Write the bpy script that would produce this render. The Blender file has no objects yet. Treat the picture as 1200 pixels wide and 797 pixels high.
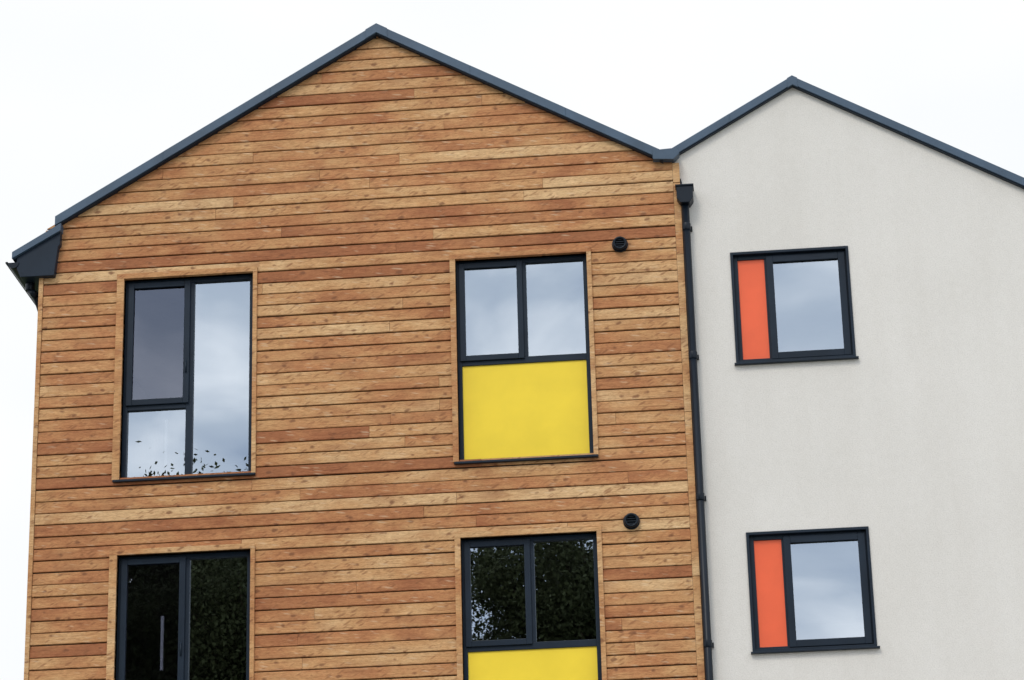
import bpy, bmesh, random
import numpy as np
from math import *
from mathutils import Vector, Matrix
random.seed(11)
sc=bpy.context.scene
sc.view_settings.view_transform='Standard'
sc.view_settings.look='None'
sc.view_settings.exposure=0
COL=sc.collection
# ---------------------------------------------------------------- materials
def newmat(n):
    m=bpy.data.materials.new(n); m.use_nodes=True
    nt=m.node_tree; b=nt.nodes['Principled BSDF']
    return m,nt,b
def N(nt,t,**k):
    n=nt.nodes.new(t)
    for a,v in k.items(): setattr(n,a,v)
    return n
def ramp(nt,fac,stops):
    r=nt.nodes.new('ShaderNodeValToRGB'); e=r.color_ramp.elements
    while len(e)<len(stops): e.new(0.5)
    for k,(p,c) in zip(e,stops):
        k.position=p; k.color=(c if len(c)==4 else (*c,1))
    nt.links.new(fac,r.inputs[0]); return r
def mixc(nt,fac,a,b,mode='MIX'):
    m=nt.nodes.new('ShaderNodeMix'); m.data_type='RGBA'; m.blend_type=mode
    for s,v in ((m.inputs[0],fac),(m.inputs[6],a),(m.inputs[7],b)):
        if hasattr(v,'links'): nt.links.new(v,s)
        else: s.default_value=v if isinstance(v,(int,float)) else (*v,1)
    return m.outputs[2]
def bump(nt,b,h,strength,dist):
    bp=nt.nodes.new('ShaderNodeBump'); bp.inputs['Strength'].default_value=strength; bp.inputs['Distance'].default_value=dist
    nt.links.new(h,bp.inputs['Height']); nt.links.new(bp.outputs[0],b.inputs['Normal'])
def coords(nt,scale=(1,1,1),seed=False,rot=(0,0,0)):
    tc=nt.nodes.new('ShaderNodeTexCoord'); src=tc.outputs['Object']
    if seed:
        at=N(nt,'ShaderNodeAttribute',attribute_name='seed')
        mul=N(nt,'ShaderNodeVectorMath',operation='SCALE'); mul.inputs[3].default_value=37.0
        nt.links.new(at.outputs['Vector'],mul.inputs[0])
        ad=N(nt,'ShaderNodeVectorMath',operation='ADD')
        nt.links.new(src,ad.inputs[0]); nt.links.new(mul.outputs[0],ad.inputs[1]); src=ad.outputs[0]
    if any(rot):
        m0=nt.nodes.new('ShaderNodeMapping'); m0.inputs['Rotation'].default_value=rot
        nt.links.new(src,m0.inputs[0]); src=m0.outputs[0]
    mp=nt.nodes.new('ShaderNodeMapping'); mp.inputs['Scale'].default_value=scale
    nt.links.new(src,mp.inputs[0]); return mp.outputs[0]
def noise(nt,vec,scale,detail=4,rough=0.55,dist=0):
    n=N(nt,'ShaderNodeTexNoise'); n.inputs['Scale'].default_value=scale; n.inputs['Detail'].default_value=detail
    n.inputs['Roughness'].default_value=rough; n.inputs['Distortion'].default_value=dist
    nt.links.new(vec,n.inputs['Vector']); return n.outputs[0]
def spots(nt,scale,rot,r0,r1,amount,thr,soft):
    vk=coords(nt,scale,True,rot)
    wob=noise(nt,coords(nt,(16,16,16),True),1.0,2)
    cb=N(nt,'ShaderNodeCombineXYZ'); nt.links.new(wob,cb.inputs[0]); nt.links.new(wob,cb.inputs[2])
    wv=N(nt,'ShaderNodeVectorMath',operation='SCALE'); wv.inputs[3].default_value=0.5; nt.links.new(cb.outputs[0],wv.inputs[0])
    va=N(nt,'ShaderNodeVectorMath',operation='ADD'); nt.links.new(vk,va.inputs[0]); nt.links.new(wv.outputs[0],va.inputs[1])
    vo=N(nt,'ShaderNodeTexVoronoi'); vo.inputs['Scale'].default_value=1.0; nt.links.new(va.outputs[0],vo.inputs['Vector'])
    sep=N(nt,'ShaderNodeSeparateColor'); nt.links.new(vo.outputs['Color'],sep.inputs[0])
    rad=N(nt,'ShaderNodeMapRange'); rad.inputs[1].default_value=thr; rad.inputs[2].default_value=1; rad.inputs[3].default_value=r0; rad.inputs[4].default_value=r1
    nt.links.new(sep.outputs[0],rad.inputs[0])
    dv=N(nt,'ShaderNodeMath',operation='SUBTRACT'); nt.links.new(rad.outputs[0],dv.inputs[0]); nt.links.new(vo.outputs['Distance'],dv.inputs[1])
    kn=N(nt,'ShaderNodeMapRange'); kn.inputs[1].default_value=-soft; kn.inputs[2].default_value=soft*0.7; nt.links.new(dv.outputs[0],kn.inputs[0])
    gt=N(nt,'ShaderNodeMath',operation='GREATER_THAN'); gt.inputs[1].default_value=thr; nt.links.new(sep.outputs[0],gt.inputs[0])
    km=N(nt,'ShaderNodeMath',operation='MULTIPLY'); nt.links.new(kn.outputs[0],km.inputs[0]); nt.links.new(gt.outputs[0],km.inputs[1])
    k2=N(nt,'ShaderNodeMath',operation='MULTIPLY'); k2.inputs[1].default_value=amount; nt.links.new(km.outputs[0],k2.inputs[0])
    return k2.outputs[0]
def wood(name,light=1.0):
    m,nt,b=newmat(name)
    at=N(nt,'ShaderNodeAttribute',attribute_name='tint')
    L=light
    dr=noise(nt,coords(nt,(1.3,1.3,2.5),True),1.0,4,0.62)
    sm=N(nt,'ShaderNodeMath',operation='MULTIPLY_ADD'); sm.inputs[1].default_value=1.8; sm.inputs[2].default_value=-0.90; nt.links.new(dr,sm.inputs[0])
    ad=N(nt,'ShaderNodeMath',operation='ADD',use_clamp=True); nt.links.new(sm.outputs[0],ad.inputs[0]); nt.links.new(at.outputs['Fac'],ad.inputs[1])
    c=ramp(nt,ad.outputs[0],[(0,(0.33*L,0.122*L,0.048*L)),(0.3,(0.445*L,0.196*L,0.078*L)),(0.6,(0.52*L,0.280*L,0.118*L)),(1,(0.62*L,0.40*L,0.200*L))]).outputs[0]
    g1=noise(nt,coords(nt,(2.9,2.9,40),True),1.0,7,0.76,1.2)
    g1r=ramp(nt,g1,[(0.30,(0.48,0.39,0.33)),(0.44,(0.90,0.87,0.85)),(0.58,(1.04,1.05,1.05)),(0.74,(1.24,1.30,1.40))]).outputs[0]
    c=mixc(nt,1.0,c,g1r,'MULTIPLY')
    g2=noise(nt,coords(nt,(24,24,120),True),1.0,4,0.8)
    g2r=ramp(nt,g2,[(0.3,(0.66,0.60,0.54)),(0.6,(1.10,1.11,1.12))]).outputs[0]
    c=mixc(nt,0.95,c,g2r,'MULTIPLY')
    c=mixc(nt,spots(nt,(2.6,0.01,8.0),(0,0,0),0.05,0.42,0.42,0.35,0.25),c,(0.28,0.110,0.044))
    c=mixc(nt,spots(nt,(8.5,0.01,15.0),(0,0,0),0.04,0.24,0.75,0.5,0.10),c,(0.16,0.06,0.025))
    c=mixc(nt,spots(nt,(9.0,0.01,34.0),(0,radians(28),0),0.08,0.34,0.6,0.4,0.14),c,(0.21,0.080,0.03))
    c=mixc(nt,spots(nt,(7.0,0.01,40.0),(0,radians(-9),0),0.08,0.28,0.45,0.62,0.16),c,(0.66,0.48,0.30))
    w=noise(nt,coords(nt,(0.35,0.35,0.6)),1.0,3)
    wr=ramp(nt,w,[(0.3,(0.90,0.86,0.83)),(0.7,(1.07,1.09,1.1))]).outputs[0]
    c=mixc(nt,1.0,c,wr,'MULTIPLY')
    nt.links.new(c,b.inputs['Base Color'])
    b.inputs['Roughness'].default_value=0.7; b.inputs['Specular IOR Level'].default_value=0.25
    bump(nt,b,g1,0.7,0.005)
    return m
M_wood=wood('larch_cladding',1.03); M_trim=wood('larch_trim',1.04)
def metal(name,col,rough=0.4,var=0.15,spec=0.5):
    m,nt,b=newmat(name)
    n=noise(nt,coords(nt),3.0,5)
    c=ramp(nt,n,[(0.3,tuple(x*(1-var) for x in col)),(0.7,tuple(x*(1+var) for x in col))]).outputs[0]
    nt.links.new(c,b.inputs['Base Color'])
    r=N(nt,'ShaderNodeMapRange'); r.inputs[3].default_value=rough-0.06; r.inputs[4].default_value=rough+0.1
    nt.links.new(n,r.inputs[0]); nt.links.new(r.outputs[0],b.inputs['Roughness'])
    b.inputs['Specular IOR Level'].default_value=spec
    return m
M_flash=metal('coated_steel_flashing',(0.050,0.082,0.122),0.45,0.2,0.35)
M_roof=metal('standing_seam_steel',(0.05,0.065,0.08),0.5)
M_frame=metal('anthracite_aluminium',(0.0085,0.016,0.027),0.40,0.2,0.2)
M_pipe=metal('black_pipe_steel',(0.005,0.009,0.015),0.35,0.2,0.2)
M_yel=metal('yellow_panel',(0.84,0.60,0.035),0.4,0.05,0.3)
M_org=metal('orange_panel',(0.82,0.125,0.045),0.4,0.05,0.3)
M_dark=metal('breather_membrane',(0.012,0.010,0.009),0.9)
M_int=metal('interior_plaster',(0.30,0.27,0.24),0.9)
M_white=metal('white_paint',(0.8,0.8,0.8),0.6,0.02)
def stucco():
    m,nt,b=newmat('offwhite_render')
    v=coords(nt)
    f=noise(nt,v,85,4,0.7); mid=noise(nt,v,16,4); big=noise(nt,v,0.55,4)
    vs=coords(nt,(3,3,0.3)); st=noise(nt,vs,1.0,4)
    c=ramp(nt,f,[(0.30,(0.605,0.565,0.51)),(0.5,(0.70,0.658,0.60)),(0.72,(0.755,0.712,0.654))]).outputs[0]
    c=mixc(nt,1.0,c,ramp(nt,mid,[(0.3,(0.978,0.975,0.97)),(0.7,(1.012,1.012,1.012))]).outputs[0],'MULTIPLY')
    c=mixc(nt,1.0,c,ramp(nt,big,[(0.35,(0.965,0.963,0.957)),(0.65,(1.02,1.02,1.02))]).outputs[0],'MULTIPLY')
    c=mixc(nt,0.5,c,ramp(nt,st,[(0.35,(0.945,0.938,0.93)),(0.6,(1.0,1.0,1.0))]).outputs[0],'MULTIPLY')
    nt.links.new(c,b.inputs['Base Color']); b.inputs['Roughness'].default_value=0.95; b.inputs['Specular IOR Level'].default_value=0.1
    bump(nt,b,f,0.4,0.005)
    return m
M_ren=stucco()
def glass(name,refl,tint,col=(0.88,0.94,1.0)):
    m=bpy.data.materials.new(name); m.use_nodes=True; nt=m.node_tree; nt.nodes.clear()
    o=N(nt,'ShaderNodeOutputMaterial'); g=N(nt,'ShaderNodeBsdfGlossy'); g.inputs['Roughness'].default_value=0.0
    g.inputs['Color'].default_value=(*col,1)
    t=N(nt,'ShaderNodeBsdfTransparent'); t.inputs['Color'].default_value=(*tint,1)
    lw=N(nt,'ShaderNodeFresnel'); lw.inputs['IOR'].default_value=1.45
    ad=N(nt,'ShaderNodeMath',operation='ADD',use_clamp=True); ad.inputs[1].default_value=refl-0.035
    nt.links.new(lw.outputs[0],ad.inputs[0])
    bp=N(nt,'ShaderNodeBump'); bp.inputs['Strength'].default_value=0.07; bp.inputs['Distance'].default_value=0.01
    n=noise(nt,coords(nt),1.5,0); nt.links.new(n,bp.inputs['Height'])
    nt.links.new(bp.outputs[0],g.inputs['Normal'])
    mx=N(nt,'ShaderNodeMixShader'); nt.links.new(ad.outputs[0],mx.inputs[0]); nt.links.new(t.outputs[0],mx.inputs[1]); nt.links.new(g.outputs[0],mx.inputs[2])
    nt.links.new(mx.outputs[0],o.inputs[0]); return m
M_glass=glass('coated_glass',0.40,(0.55,0.57,0.55)); M_glass2=glass('dim_reflection_glass',0.13,(0.6,0.6,0.68),(0.78,0.83,1.0))  # second glass: the casement's dimmer, bluer sky reflection is put into its colour
def simple_noise(name,a,b_,scale,rough=0.9,bs=0.3):
    m,nt,b=newmat(name); n=noise(nt,coords(nt),scale,6,0.65)
    nt.links.new(ramp(nt,n,[(0.3,a),(0.7,b_)]).outputs[0],b.inputs['Base Color']); b.inputs['Roughness'].default_value=rough
    bump(nt,b,n,bs,0.02); return m
M_grass=simple_noise('grass_ground',(0.035,0.06,0.018),(0.08,0.11,0.035),3.0)
M_pave=simple_noise('concrete_paving',(0.24,0.235,0.22),(0.34,0.33,0.31),5.0)
M_leaf=simple_noise('leaf',(0.035,0.048,0.018),(0.075,0.095,0.035),0.8)
M_bark=simple_noise('bark',(0.06,0.045,0.03),(0.13,0.10,0.075),9.0)
# ---------------------------------------------------------------- helpers
def empty(n):
    e=bpy.data.objects.new(n,None); COL.objects.link(e); return e
def mesh_obj(n,verts,faces,mat,parent=None,bevel=0):
    me=bpy.data.meshes.new(n); me.from_pydata(verts,[],faces); me.update()
    me.materials.append(mat); o=bpy.data.objects.new(n,me); COL.objects.link(o)
    if parent: o.parent=parent
    if bevel:
        md=o.modifiers.new('b','BEVEL'); md.width=bevel; md.segments=2; md.limit_method='ANGLE'
    return o
def boxes(n,L,mat,parent=None,bevel=0):
    V=[];F=[]
    for (x0,x1,y0,y1,z0,z1) in L:
        k=len(V)
        V+=[(x0,y0,z0),(x1,y0,z0),(x1,y1,z0),(x0,y1,z0),(x0,y0,z1),(x1,y0,z1),(x1,y1,z1),(x0,y1,z1)]
        F+=[tuple(k+i for i in f) for f in ((0,3,2,1),(4,5,6,7),(0,1,5,4),(1,2,6,5),(2,3,7,6),(3,0,4,7))]
    return mesh_obj(n,V,F,mat,parent,bevel)
def prism(n,poly,y0,y1,mat,parent=None,bevel=0):
    k=len(poly); V=[(x,y0,z) for x,z in poly]+[(x,y1,z) for x,z in poly]
    F=[tuple(range(k)),tuple(range(2*k-1,k-1,-1))]+[(i,i+k,(i+1)%k+k,(i+1)%k) for i in range(k)]
    o=mesh_obj(n,V,F,mat,parent,bevel)
    bm=bmesh.new(); bm.from_mesh(o.data); bmesh.ops.recalc_face_normals(bm,faces=bm.faces); bm.to_mesh(o.data); bm.free()
    return o
def cyl(n,p0,p1,r,mat,parent=None,seg=24,r2=None,bevel=0):
    p0=Vector(p0);p1=Vector(p1); d=p1-p0
    bm=bmesh.new(); bmesh.ops.create_cone(bm,cap_ends=True,segments=seg,radius1=r,radius2=r if r2 is None else r2,depth=d.length)
    me=bpy.data.meshes.new(n); 
    bm.transform(Matrix.Translation((p0+p1)/2)@d.to_track_quat('Z','Y').to_matrix().to_4x4())
    for f in bm.faces: f.smooth=len(f.verts)==4
    bm.to_mesh(me); bm.free(); me.materials.append(mat)
    o=bpy.data.objects.new(n,me); COL.objects.link(o)
    if parent:o.parent=parent
    if bevel:
        md=o.modifiers.new('b','BEVEL'); md.width=bevel; md.segments=2; md.limit_method='ANGLE'
    return o
def set_tint(o,per_face_t,per_face_s):
    me=o.data
    a=me.attributes.new('tint','FLOAT','FACE'); a.data.foreach_set('value',per_face_t)
    s=me.attributes.new('seed','FLOAT_VECTOR','FACE'); s.data.foreach_set('vector',[c for v in per_face_s for c in v])
def trim_boxes(n,L,parent,bevel=0.002,t0=0.45,t1=0.75):
    o=boxes(n,L,M_trim,parent)
    T=[];S=[]
    for _ in L:
        t=random.uniform(t0,t1); s=(random.random()*9,random.random()*9,random.random()*9)
        T+=[t]*6; S+=[s]*6
    set_tint(o,T,S); return o
# ---------------------------------------------------------------- key dimensions
ST=2.8
SL=0.575
SA,SB=0.587,0.565
XP,ZP=-3.377,14.245
XQ,ZQ=0.717,13.416
XL,XR=-6.737,-0.495
VX=-0.579; VZ=ZP-SB*(VX-XP)
YR=0.07
house=empty('timber_clad_house'); rhouse=empty('rendered_house')
LW=dict(x0=-5.885,x1=-4.612,z0=9.640,z1=11.672,sx0=-5.956,sx1=-4.572,sz=11.722,zb=9.612)
MW=dict(x0=-2.635,x1=-1.362,z0=9.640,z1=11.672,sx0=-2.688,sx1=-1.318,sz=11.722,zb=9.612)
opens=[]
for w in (LW,MW):
    for k in range(4):
        opens.append((w['x0'],w['x1'],w['z0']-ST*k,w['z1']-ST*k))
# ---------------------------------------------------------------- cladding boards
def tz(x): return ZP-(SA*(XP-x) if x<XP else SB*(x-XP))
def xlim(z):
    d=(ZP-0.05-z)
    return max(XL+0.045,XP-d/SA),min(XR-0.002,XP+d/SB)
PITCH=0.117
V=[];F=[];T=[];S=[]
def addboard(prof,t,s,yb,tilt,zb0):
    k=len(V)
    for (z,xa,xb,yo) in prof:
        yy=yb+yo+tilt*(z-zb0)
        V.extend([(xa,yy,z),(xb,yy,z),(xa,0.021,z),(xb,0.021,z)])
    n=len(prof); nf=0
    for i in range(n-1):
        a=k+4*i; b=a+4
        F.append((a,a+1,b+1,b)); F.append((a+2,a,b,b+2)); F.append((a+1,a+3,b+3,b+1)); nf+=3
    F.append((k,k+2,k+3,k+1)); a=k+4*(n-1); F.append((a,a+1,a+3,a+2)); nf+=2
    T.extend([t]*nf); S.extend([s]*nf)
z=0.20
while z<ZP-0.09:
    gj=random.uniform(-0.0015,0.002)
    z0=z+random.uniform(-0.003,0.003)+0.0043+gj; z1=z+PITCH-0.0040+random.uniform(-0.0015,0.001)
    joints=[]; x=XL+random.uniform(0.8,4.5)
    while x<XR-0.5:
        joints.append(x); x+=random.choice([2.4,3.0,3.6,4.2,4.8])+random.uniform(-0.1,0.1)
    bounds=[-99]+joints+[99]
    segs=[]
    rt=random.gauss(0.47,0.12)
    for i in range(len(bounds)-1):
        segs.append((bounds[i]+(0.0012 if i else 0),bounds[i+1]-0.0012,min(1,max(0,random.gauss(rt,0.22))),(random.random()*9,random.random()*9,random.random()*9),random.uniform(-0.004,0.004)))
    brk=sorted(set([z0,z1]+[e for o in opens for e in (o[2],o[3]) if z0<e<z1]))
    for ba,bb in zip(brk[:-1],brk[1:]):
        if bb-ba<0.003: continue
        mid=(ba+bb)/2
        xl,xr=xlim(ba)
        if xr-xl<0.03: continue
        cuts=sorted([(o[0],o[1]) for o in opens if o[2]<mid<o[3]])
        iv=[];cur=-99
        for c in cuts: iv.append((cur,c[0])); cur=c[1]
        iv.append((cur,99))
        for (sa,sb,t,s,yo) in segs:
            for (ia,ib) in iv:
                a=max(sa,ia); b=min(sb,ib)
                if b-a<0.01: continue
                zs=sorted(set([ba,bb]+[q for q in (z0+0.005,z1-0.005,ZP-0.05-SA*(XP-XL-0.045),ZP-0.05-SB*(XR-XP)) if ba<q<bb]))
                prof=[]
                for q in zs:
                    l,r=xlim(q); pa=max(a,l); pb=min(b,r)
                    if pb-pa<0.001:
                        m=(pa+pb)/2; m=max(l,min(r,m)); pa=m-0.0005; pb=m+0.0005
                    e=0.0035 if (q<z0+0.001 or q>z1-0.001) else 0
                    prof.append((q,pa,pb,e))
                if prof[0][2]-prof[0][1]<0.004: continue
                addboard(prof,t,s,yo-0.002,0.05,z0)
    z+=PITCH
cl=mesh_obj('cladding_boards',V,F,M_wood,house); set_tint(cl,T,S)
def wall_strips(n,x0,x1,zb,topfn,ops,y0,y1,mat,parent):
    xs=sorted(set([x0,x1]+[o[i] for o in ops for i in (0,1)]+[p for p in (XP,XQ) if x0<p<x1]))
    Vv=[];Ff=[]
    for xa,xb in zip(xs[:-1],xs[1:]):
        m=(xa+xb)/2
        oo=sorted([(o[2],o[3]) for o in ops if o[0]<m<o[1]])
        cur=zb; iv=[]
        for a,b in oo: iv.append((cur,cur,a,a)); cur=b
        iv.append((cur,cur,topfn(xa),topfn(xb)))
        for (a,a2,b,b2) in iv:
            k=len(Vv)
            Vv+=[(xa,y0,a),(xb,y0,a2),(xb,y1,a2),(xa,y1,a),(xa,y0,b),(xb,y0,b2),(xb,y1,b2),(xa,y1,b)]
            Ff+=[tuple(k+i for i in f) for f in ((0,3,2,1),(4,5,6,7),(0,1,5,4),(2,3,7,6))]
            if abs(xa-x0)<1e-6 or any(abs(xa-o[1])<1e-6 for o in ops): Ff.append((k+3,k,k+4,k+7))
            if abs(xb-x1)<1e-6 or any(abs(xb-o[0])<1e-6 for o in ops): Ff.append((k+1,k+2,k+6,k+5))
    return mesh_obj(n,Vv,Ff,mat,parent)
wall_strips('gable_wall',XL+0.02,XR-0.01,0.0,lambda x:tz(x)-0.06,opens,0.022,0.26,M_dark,house)
def stack(n,x0,x1,y0,y1,ztop,pieces,parent):
    L=[];z=0.2
    while z<ztop:
        h=random.choice(pieces); L.append((x0,x1,y0+random.uniform(-.001,.001),y1,z,min(ztop,z+h)-0.006)); z+=h
    return trim_boxes(n,L,parent)
stack('corner_trim_a',XL,XL+0.042,-0.012,0.2,12.1,[2.6,3.4],house)
stack('corner_trim_b',XR,XR+0.066,-0.002,0.068,12.56,[1.15,0.75,1.6],house)
boxes('side_wall',[(XL+0.005,XL+0.25,0.262,9.0,0,12.1),(XL+0.252,XR,8.75,9.0,0,12.1)],M_trim,house)
# ---------------------------------------------------------------- windows
def ring(x0,x1,z0,z1,w,y0,y1,wb=None,wt=None):
    wb=w if wb is None else wb; wt=w if wt is None else wt
    return [(x0,x0+w,y0,y1,z0,z1),(x1-w,x1,y0,y1,z0,z1),(x0+w,x1-w,y0,y1,z0,z0+wb),(x0+w,x1-w,y0,y1,z1-wt,z1)]
def pane(n,x0,x1,z0,z1,y,mat,parent,rot=0.0,rz=0.0):
    cx,cz=(x0+x1)/2,(z0+z1)/2
    w,h=(x1-x0)/2,(z1-z0)/2
    V=[]
    for sx,sz in ((-1,-1),(1,-1),(1,1),(-1,1)):
        V.append((cx+sx*w,y+sz*h*rot+sx*w*rz,cz+sz*h))
    return mesh_obj(n,V,[(0,1,2,3)],mat,parent)
def surround(w,k):
    dz=-ST*k
    zb=w['zb']+dz; zt=w['sz']+dz
    trim_boxes('window_surround',[
      (w['sx0'],w['x0'],-0.024,0.09,zb+0.002,w['z1']+dz),
      (w['x1'],w['sx1'],-0.024,0.09,zb+0.002,w['z1']+dz),
      (w['sx0'],w['sx1'],-0.026,0.09,w['z1']+dz,zt)],house)
    e=empty('window'); e.parent=house
    boxes('sill',[(w['sx0']+0.012,w['sx1']-0.002,-0.040,0.088,zb-0.020,zb+0.0)],M_frame,e,0.002)
    return e,dz
def left_window(k):
    w=LW; e,dz=surround(w,k)
    x0,x1=w['x0'],w['x1']; z0=w['zb']+dz+0.002; z1=w['z1']+dz
    mx0,mx1=-5.272,-5.205; tz0,tz1=10.335+dz,10.41+dz
    Y0,Y1=0.062,0.13
    L=ring(x0,x1,z0,z1,0.045,Y0,Y1,0.045)
    L+=[(mx0,mx1,Y0+0.004,Y1,z0+0.045,z1-0.045),(x0+0.045,mx0,Y0+0.004,Y1,tz0,tz1)]
    boxes('frame',L,M_frame,e,0.003)
    boxes('sash',ring(x0+0.028,mx0+0.03,tz1-0.03,z1-0.025,0.058,Y0-0.018,Y0+0.003),M_frame,e,0.004)
    pane('glass_top',x0+0.08,mx0-0.02,tz1+0.02,z1-0.075,Y0+0.012,M_glass2,e,0.004,0.01)
    pane('glass_low',x0+0.04,mx0+0.005,z0+0.04,tz0+0.005,Y0+0.035,M_glass,e,0.0,0.0)
    pane('glass_tall',mx1-0.005,x1-0.04,z0+0.04,z1-0.04,Y0+0.035,M_glass,e,-0.002,0.001)
    cyl('handle',(mx0-0.0,Y0-0.024,tz1+0.28),(mx0-0.0,Y0-0.024,tz1+0.40),0.008,M_frame,e,8)
def mid_window(k):
    w=MW; e,dz=surround(w,k)
    x0,x1=w['x0'],w['x1']; z0=w['zb']+dz+0.002; z1=w['z1']+dz
    mx0,mx1=-2.015,-1.958; tz0,tz1=10.60+dz,10.665+dz
    Y0,Y1=0.062,0.13
    L=ring(x0,x1,z0,z1,0.042,Y0,Y1,0.036)
    L+=[(mx0,mx1,Y0+0.004,Y1,tz1,z1-0.042),(x0+0.042,x1-0.042,Y0+0.004,Y1,tz0,tz1)]
    boxes('frame',L,M_frame,e,0.003)
    boxes('sash',ring(x0+0.026,mx0+0.022,tz1-0.022,z1-0.022,0.055,Y0-0.018,Y0+0.003),M_frame,e,0.004)
    pane('glass_sash',x0+0.07,mx0-0.02,tz1+0.02,z1-0.07,Y0+0.012,M_glass,e,0.0,0.004)
    pane('glass_fixed',mx1-0.005,x1-0.038,tz1-0.005,z1-0.038,Y0+0.035,M_glass,e,0.001,0.0)
    boxes('spandrel_panel',[(x0+0.036,x1-0.036,Y0+0.018,Y0+0.05,z0+0.030,tz0+0.006)],M_yel,e)
for k in range(4):
    left_window(k); mid_window(k)
# ---------------------------------------------------------------- rendered house
RW=dict(x0=0.021,x1=1.138,z0=10.468,z1=11.600)
rop=[(RW['x0'],RW['x1'],RW['z0']-ST*k,RW['z1']-ST*k) for k in range(4)]
RXR=XQ+3.25
wall_strips('render_wall',XR+0.02,RXR-0.15,0.0,lambda x:(ZQ-0.05-SL*abs(x-XQ)),rop,YR,0.34,M_ren,rhouse)
def r_window(k):
    dz=-ST*k; x0,x1,z0,z1=RW['x0'],RW['x1'],RW['z0']+dz,RW['z1']+dz
    e=empty('window'); e.parent=rhouse
    boxes('reveal_liner',ring(x0-0.006,x1+0.006,z0,z1+0.006,0.026,YR-0.014,YR+0.10),M_frame,e,0.002)
    Y0=YR+0.035
    a0,a1,b0,b1=x0+0.02,x1-0.02,z0+0.026,z1-0.02
    mx=x0+0.315
    L=ring(a0,a1,b0,b1,0.042,Y0,Y0+0.07,0.03)
    L+=[(mx,mx+0.05,Y0+0.003,Y0+0.07,b0+0.03,b1-0.042)]
    boxes('frame',L,M_frame,e,0.003)
    boxes('sash',ring(mx+0.018,a1-0.012,b0+0.014,b1-0.02,0.066,Y0-0.018,Y0+0.002),M_frame,e,0.004)
    pane('glass',mx+0.07,a1-0.07,b0+0.06,b1-0.07,Y0+0.012,M_glass,e,0.0,-0.002)
    boxes('side_panel',[(a0+0.036,mx+0.004,Y0+0.014,Y0+0.04,b0+0.024,b1-0.038)],M_org,e)
    boxes('sill',[(x0-0.022,x1+0.030,YR-0.045,YR+0.03,z0-0.016,z0-0.001)],M_frame,e,0.002)
for k in range(4): r_window(k)
# ---------------------------------------------------------------- roofs & verge flashings
def rake(n,xa,za,xb,zb,th,y0,y1,mat,parent,npc=3):
    for i in range(npc):
        f0=i/npc; f1=(i+1)/npc
        pa=(xa+(xb-xa)*f0,za+(zb-za)*f0); pb=(xa+(xb-xa)*f1,za+(zb-za)*f1)
        p=[pa,pb,(pb[0],pb[1]-th),(pa[0],pa[1]-th)]
        prism(n,p,y0-0.0015*(i%2),y1,mat,parent,0.003)
        q=[(p[3][0],p[3][1]-0.001),(p[2][0],p[2][1]-0.001),(p[2][0],p[2][1]-0.012),(p[3][0],p[3][1]-0.012)]
        prism(n+'_drip',q,y0+0.014,y1,M_frame,parent)
LXE=-6.585
TH=0.098
rake('verge_flashing',XP,ZP,LXE,tz(LXE),TH,-0.070,0.16,M_flash,house)
rake('verge_flashing',XP,ZP,VX,VZ,TH,-0.070,0.16,M_flash,house)
rake('verge_flashing',XQ,ZQ,VX+0.03,ZQ-SL*(XQ-VX-0.03),0.088,0.01,0.23,M_flash,rhouse,2)
rake('verge_flashing',XQ,ZQ,RXR,ZQ-SL*(RXR-XQ),0.088,0.01,0.23,M_flash,rhouse)
for (x,zz,y,p,w) in ((XP,ZP,-0.076,house,0.11),(XQ,ZQ,0.004,rhouse,0.05)):
    prism('ridge_cap',[(x-w,zz-w*SL+0.005),(x,zz+0.005),(x+w,zz-w*SL+0.005),(x+w,zz-w*SL-0.097),(x,zz-0.097),(x-w,zz-w*SL-0.097)],y,y+0.2,M_flash,p,0.003)
prism('valley_flashing',[(VX-0.10,VZ+0.01),(VX+0.13,VZ+0.02),(VX+0.16,VZ-0.04),(VX+0.10,VZ-0.10),(VX-0.10,VZ-0.085)],-0.076,0.03,M_flash,house,0.003)
def roofslab(n,xa,za,xb,zb,y0,y1,parent):
    prism(n,[(xa,za),(xb,zb),(xb,zb-0.12),(xa,za-0.12)],y0,y1,M_roof,parent)
    L=18
    for i in range(1,L):
        y=y0+(y1-y0)*i/L
        prism(n+'_seam',[(xa,za+0.03),(xb,zb+0.03),(xb,zb+0.001),(xa,za+0.001)],y-0.01,y+0.01,M_roof,parent)
roofslab('roof_slope',XP,ZP-0.035,LXE-0.3,tz(LXE-0.3)-0.06,0.165,9.0,house)
roofslab('roof_slope',XP,ZP-0.035,VX,VZ-0.035,0.165,9.0,house)
roofslab('roof_slope',XQ,ZQ-0.035,VX,VZ-0.035,0.235,9.0,rhouse)
roofslab('roof_slope',XQ,ZQ-0.035,RXR,ZQ-0.035-SL*(RXR-XQ),0.235,9.0,rhouse)
boxes('side_wall',[(RXR-0.4,RXR-0.15,0.342,9.0,0,11.4),(XR,RXR-0.42,8.75,9.0,0,11.4)],M_ren,rhouse)
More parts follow.
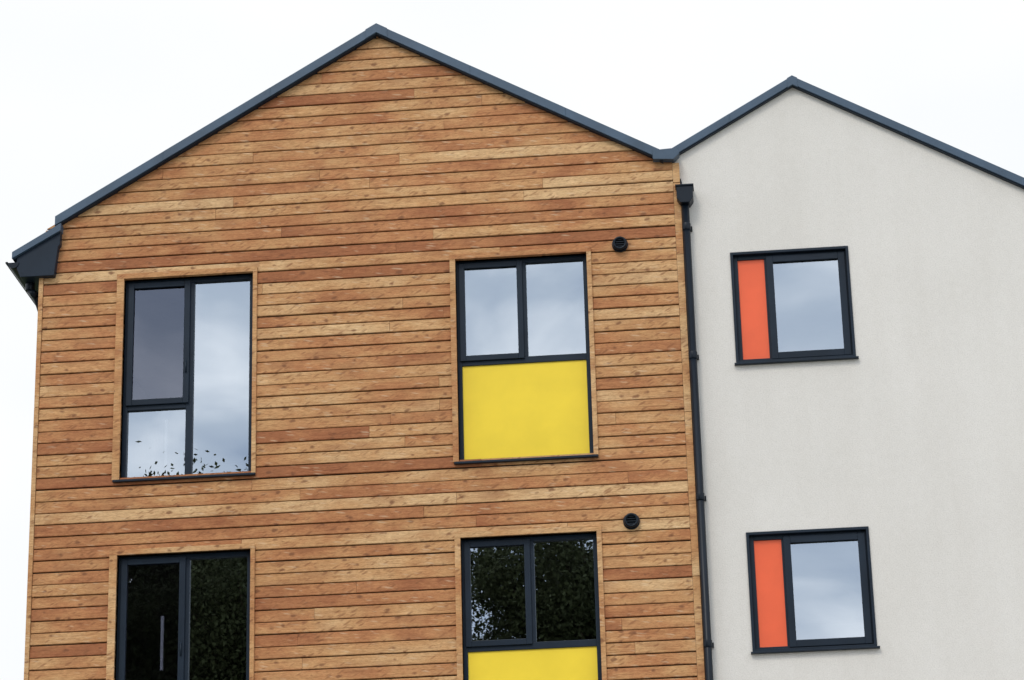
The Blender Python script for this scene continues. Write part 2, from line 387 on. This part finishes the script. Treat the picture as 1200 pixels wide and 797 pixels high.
# ---------------------------------------------------------------- eaves box, gutter
prism('eaves_box',[(-6.525,12.205),(-6.95,11.945),(-6.955,11.84),(-6.91,11.735),(-6.575,11.735),(-6.545,12.03),(-6.525,12.06)],-0.07,0.6,M_frame,house,0.004)
prism('eaves_flashing',[(-6.515,12.275),(-6.995,11.995),(-6.995,11.925),(-6.515,12.195)],-0.10,9.0,M_flash,house,0.004)
def gutter(y0,y1):
    cx,cz,r=-6.985,11.89,0.058; n=14; P=[]
    for i in range(n+1):
        a=pi+pi*i/n; P.append((cx+r*cos(a),cz+r*sin(a)))
    for i in range(n,-1,-1):
        a=pi+pi*i/n; P.append((cx+(r-0.006)*cos(a),cz+(r-0.006)*sin(a)))
    prism('gutter',P,y0,y1,M_pipe,house)
    E=[(cx+r*cos(pi+pi*i/n),cz+r*sin(pi+pi*i/n)) for i in range(n+1)]
    prism('gutter_stop_end',E,y0-0.008,y0-0.001,M_pipe,house)
    boxes('gutter_lip',[(cx-r-0.02,cx-r+0.004,y0-0.008,y1,cz-0.004,cz+0.012)],M_pipe,house,0.003)
gutter(-0.07,8.9)
cyl('outlet',(-6.86,0.12,11.80),(-6.86,0.12,11.66),0.045,M_pipe,house,bevel=0.004)
cyl('outlet_bend',(-6.86,0.12,11.67),(-6.79,0.13,11.60),0.036,M_pipe,house)
cyl('outlet_bend',(-6.80,0.14,11.62),(-6.80,0.45,11.48),0.036,M_pipe,house)
# ---------------------------------------------------------------- front downpipe and hopper
PX=-0.388; PY=-0.01
cyl('downpipe',(PX,PY,0.1),(PX,PY,12.12),0.036,M_pipe,house)
cyl('downpipe_reveal',(PX-0.032,0.045,0.1),(PX-0.032,0.045,12.10),0.018,M_pipe,house)
for zz in (11.87,10.55,9.15,7.75,6.35,4.9,3.4,1.9):
    cyl('pipe_collar',(PX,PY,zz-0.035),(PX,PY,zz+0.035),0.042,M_pipe,house,bevel=0.003)
    boxes('pipe_bracket',[(PX-0.06,PX+0.055,PY+0.036,0.068,zz-0.02,zz+0.02)],M_pipe,house)
prism('hopper',[(PX-0.078,12.27),(PX+0.080,12.27),(PX+0.080,12.15),(PX+0.045,12.10),(PX-0.045,12.10),(PX-0.078,12.15)],-0.085,0.066,M_pipe,house,0.004)
boxes('hopper_rim',[(PX-0.088,PX+0.090,-0.095,0.066,12.271,12.288)],M_pipe,house,0.003)
cyl('hopper_inlet',(PX-0.03,0.045,12.29),(PX-0.05,0.05,12.40),0.02,M_pipe,house)
# ---------------------------------------------------------------- wall vents
def vent(x,z):
    e=empty('wall_vent'); e.parent=house
    cyl('flange',(x,0.02,z),(x,-0.018,z),0.078,M_pipe,e,32,bevel=0.004)
    bm=bmesh.new(); R=0.056; r=0.014
    n=32;m=10
    vs=[[bm.verts.new((x+(R+r*cos(2*pi*j/m))*cos(2*pi*i/n),-0.04+r*1.6*sin(2*pi*j/m),z+(R+r*cos(2*pi*j/m))*sin(2*pi*i/n))) for j in range(m)] for i in range(n)]
    for i in range(n):
        for j in range(m): bm.faces.new((vs[i][j],vs[(i+1)%n][j],vs[(i+1)%n][(j+1)%m],vs[i][(j+1)%m])).smooth=True
    bmesh.ops.recalc_face_normals(bm,faces=bm.faces)
    me=bpy.data.meshes.new('cowl_ring'); bm.to_mesh(me); bm.free(); me.materials.append(M_pipe)
    o=bpy.data.objects.new('cowl_ring',me); COL.objects.link(o); o.parent=e
    boxes('louvres',[(x-0.045,x+0.045,-0.045,-0.02,z+d,z+d+0.009) for d in (-0.035,-0.012,0.011,0.034)],M_pipe,e)
for zz in (11.73,8.95,6.15,3.35): vent(-1.035,zz)
# ---------------------------------------------------------------- interior rooms
for k in range(4):
    zc=9.05-ST*k
    for (a,b,p) in ((XL+0.26,-3.40,house),(-3.38,XR-0.02,house),(XR+0.3,RXR-0.42,rhouse)):
        z0=zc; z1=zc+2.72; y0=0.35; y1=4.2
        V=[(a,y0,z0),(b,y0,z0),(b,y1,z0),(a,y1,z0),(a,y0,z1),(b,y0,z1),(b,y1,z1),(a,y1,z1)]
        mesh_obj('room_interior',V,[(0,1,2,3),(4,7,6,5),(3,2,6,7),(0,3,7,4),(1,5,6,2)],M_int,p)
        boxes('interior_door',[(a+0.7,a+1.5,y1-0.06,y1-0.005,z0+0.01,z0+2.05)],M_white,p)
boxes('bright_strip_post',[(-5.50,-5.474,0.20,0.225,9.80,10.27)],M_white,house)  # white posts added behind the glass to imitate bright reflected or lit strips
boxes('bright_strip_post',[(-5.50,-5.474,0.20,0.225,7.80,8.32)],M_white,house)
# ---------------------------------------------------------------- ground
def sheet(n,x0,x1,y0,y1,z,mat):
    return mesh_obj(n,[(x0,y0,z),(x1,y0,z),(x1,y1,z),(x0,y1,z)],[(0,1,2,3)],mat)
sheet('ground',-600,600,-600,600,0.0,M_grass)
sheet('pavement',-30,30,-30,-0.3,0.004,M_pave)
# ---------------------------------------------------------------- trees behind the viewer (seen in glass)
def tree_mesh(seed,H,R):
    rnd=random.Random(seed); V=[];F=[]
    def limb(p0,p1,r0,r1):
        d=(p1-p0).normalized(); a=d.orthogonal().normalized(); b=d.cross(a); k=len(V); n=8
        for p,r in ((p0,r0),(p1,r1)):
            for i in range(n):
                t=2*pi*i/n; q=p+a*r*cos(t)+b*r*sin(t); V.append(tuple(q))
        for i in range(n): F.append((k+i,k+(i+1)%n,k+n+(i+1)%n,k+n+i))
    cur=Vector((0,0,0)); r=H*0.02; pts=[cur]
    for i in range(6):
        nx=cur+Vector((rnd.uniform(-.3,.3),rnd.uniform(-.3,.3),H*0.145)); limb(cur,nx,r,r*0.8); r*=0.8; cur=nx; pts.append(cur)
    clumps=[]
    for i in range(70):
        p=pts[rnd.randint(2,6)]; ang=rnd.uniform(0,2*pi); el=rnd.uniform(0.0,1.1)
        h=p.z/H; L=R*rnd.uniform(0.35,1.0)*(1.2-0.6*h)
        e=p+Vector((cos(ang)*cos(el),sin(ang)*cos(el),sin(el)))*L
        e.z=min(e.z,H*rnd.uniform(0.93,1.0))
        m=(p+e)/2+Vector((0,0,-0.2)); limb(p,m,H*0.005,H*0.003); limb(m,e,H*0.003,H*0.0012)
        clumps.append((e,rnd.uniform(0.6,1.3))); clumps.append((m,rnd.uniform(0.7,1.3)))
    clumps.append((pts[-1]+Vector((0,0,H*.05)),1.2))
    nl=len(F)
    rg=np.random.default_rng(seed); LV=[]
    for c,rad in clumps:
        n=int(1500*rad)
        q=np.array(c)+rg.normal(size=(n,3))*np.array([1,1,0.75])*rad*0.46
        a=rg.normal(size=(n,3)); a/=np.linalg.norm(a,axis=1)[:,None]
        b=np.cross(a,rg.normal(size=(n,3))); b/=np.linalg.norm(b,axis=1)[:,None]
        s=rg.uniform(0.028,0.052,size=(n,1))
        LV.append(np.stack([q+a*s*1.5,q+b*s*.8,q-a*s*1.5,q-b*s*.8],axis=1).reshape(-1,3))
    LV=np.concatenate(LV); k0=len(V); nf=len(LV)//4
    allv=np.concatenate([np.array(V),LV])
    allf=np.concatenate([np.array(F),k0+np.arange(nf*4).reshape(-1,4)])
    me=bpy.data.meshes.new('tree'); me.vertices.add(len(allv)); me.vertices.foreach_set('co',allv.astype(np.float32).ravel())
    me.loops.add(allf.size); me.loops.foreach_set('vertex_index',allf.astype(np.int32).ravel())
    me.polygons.add(len(allf)); me.polygons.foreach_set('loop_start',(np.arange(len(allf))*4).astype(np.int32))
    me.materials.append(M_bark); me.materials.append(M_leaf)
    mi=np.ones(len(allf),dtype=np.int32); mi[:nl]=0
    me.polygons.foreach_set('material_index',mi); me.update(calc_edges=True); me.validate(); return me
t1=tree_mesh(3,20,4.8); t2=tree_mesh(9,20,4.4)
for i,(x,y,s,me,rz) in enumerate([(-17.0,-36,1.08,t1,0.3),(-12.4,-38,1.09,t2,1.9),(-11.2,-36,0.96,t2,1.2),(-3.8,-37,1.02,t1,2.2),(-21.5,-38,1.12,t2,3.0),(-15,-44,1.12,t1,4.0),(-7.0,-41,0.90,t2,4.4),(-27,-36,0.95,t1,5.0)]):
    o=bpy.data.objects.new('tree',me); COL.objects.link(o); o.location=(x,y,0); o.scale=(s,s,s); o.rotation_euler=(0,0,rz)
# ---------------------------------------------------------------- sky & sun
wd=bpy.data.worlds.new('World'); sc.world=wd; wd.use_nodes=True; nt=wd.node_tree
bg=nt.nodes['Background']; bg.inputs['Strength'].default_value=0.1
sky=N(nt,'ShaderNodeTexSky',sky_type='NISHITA'); sky.sun_disc=False; sky.sun_elevation=radians(48); sky.sun_rotation=radians(200)
tc=N(nt,'ShaderNodeTexCoord'); mp=N(nt,'ShaderNodeMapping'); mp.inputs['Scale'].default_value=(1,1,1.8); mp.inputs['Location'].default_value=(0.47,1.3,0.31)
nt.links.new(tc.outputs['Generated'],mp.inputs[0])
n1=noise(nt,mp.outputs[0],8.0,5,0.47,0.35)
cloud=ramp(nt,n1,[(0.36,(7.6,9.2,12.0)),(0.49,(11.2,12.7,14.8)),(0.64,(21.5,22,22.8))])
cov=ramp(nt,n1,[(0.30,(0.8,0.8,0.8)),(0.42,(1,1,1))]).outputs[0]
c=mixc(nt,cov,sky.outputs[0],cloud.outputs[0])
sx=N(nt,'ShaderNodeSeparateXYZ'); nt.links.new(tc.outputs['Generated'],sx.inputs[0])
mr=N(nt,'ShaderNodeMapRange',interpolation_type='SMOOTHSTEP'); mr.inputs[1].default_value=-0.35; mr.inputs[2].default_value=0.45; nt.links.new(sx.outputs[1],mr.inputs[0])
n2=noise(nt,mp.outputs[0],2.5,4,0.5)
oc=ramp(nt,n2,[(0.38,(9.3,9.65,10.1)),(0.55,(10.0,10.1,10.2))]).outputs[0]
c=mixc(nt,mr.outputs[0],c,oc)
nt.links.new(c,bg.inputs[0])
ld=bpy.data.lights.new('sun','SUN'); ld.energy=1.2; ld.angle=radians(16); ld.color=(1,0.95,0.86)
lo=bpy.data.objects.new('sun',ld); COL.objects.link(lo)
sd=Vector((sin(radians(200))*cos(radians(48)),cos(radians(200))*cos(radians(48)),sin(radians(48))))
lo.rotation_euler=sd.to_track_quat('Z','Y').to_euler()
# ---------------------------------------------------------------- camera
yaw,pit,rol=radians(4.905),radians(20.532),radians(-1.514)
fw=Vector((-sin(yaw)*cos(pit),cos(yaw)*cos(pit),sin(pit))); r=Vector((cos(yaw),sin(yaw),0)); u=r.cross(fw)
r2=r*cos(rol)+u*sin(rol); u2=-r*sin(rol)+u*cos(rol)
cd=bpy.data.cameras.new('camera'); cd.sensor_width=36; cd.lens=3223/1200*36; cd.clip_end=2000; cd.clip_start=0.1
co=bpy.data.objects.new('camera',cd); COL.objects.link(co)
M=Matrix((r2,u2,-fw)).transposed().to_4x4(); M.translation=Vector((0,-24.513,1.6)); co.matrix_world=M
sc.camera=co
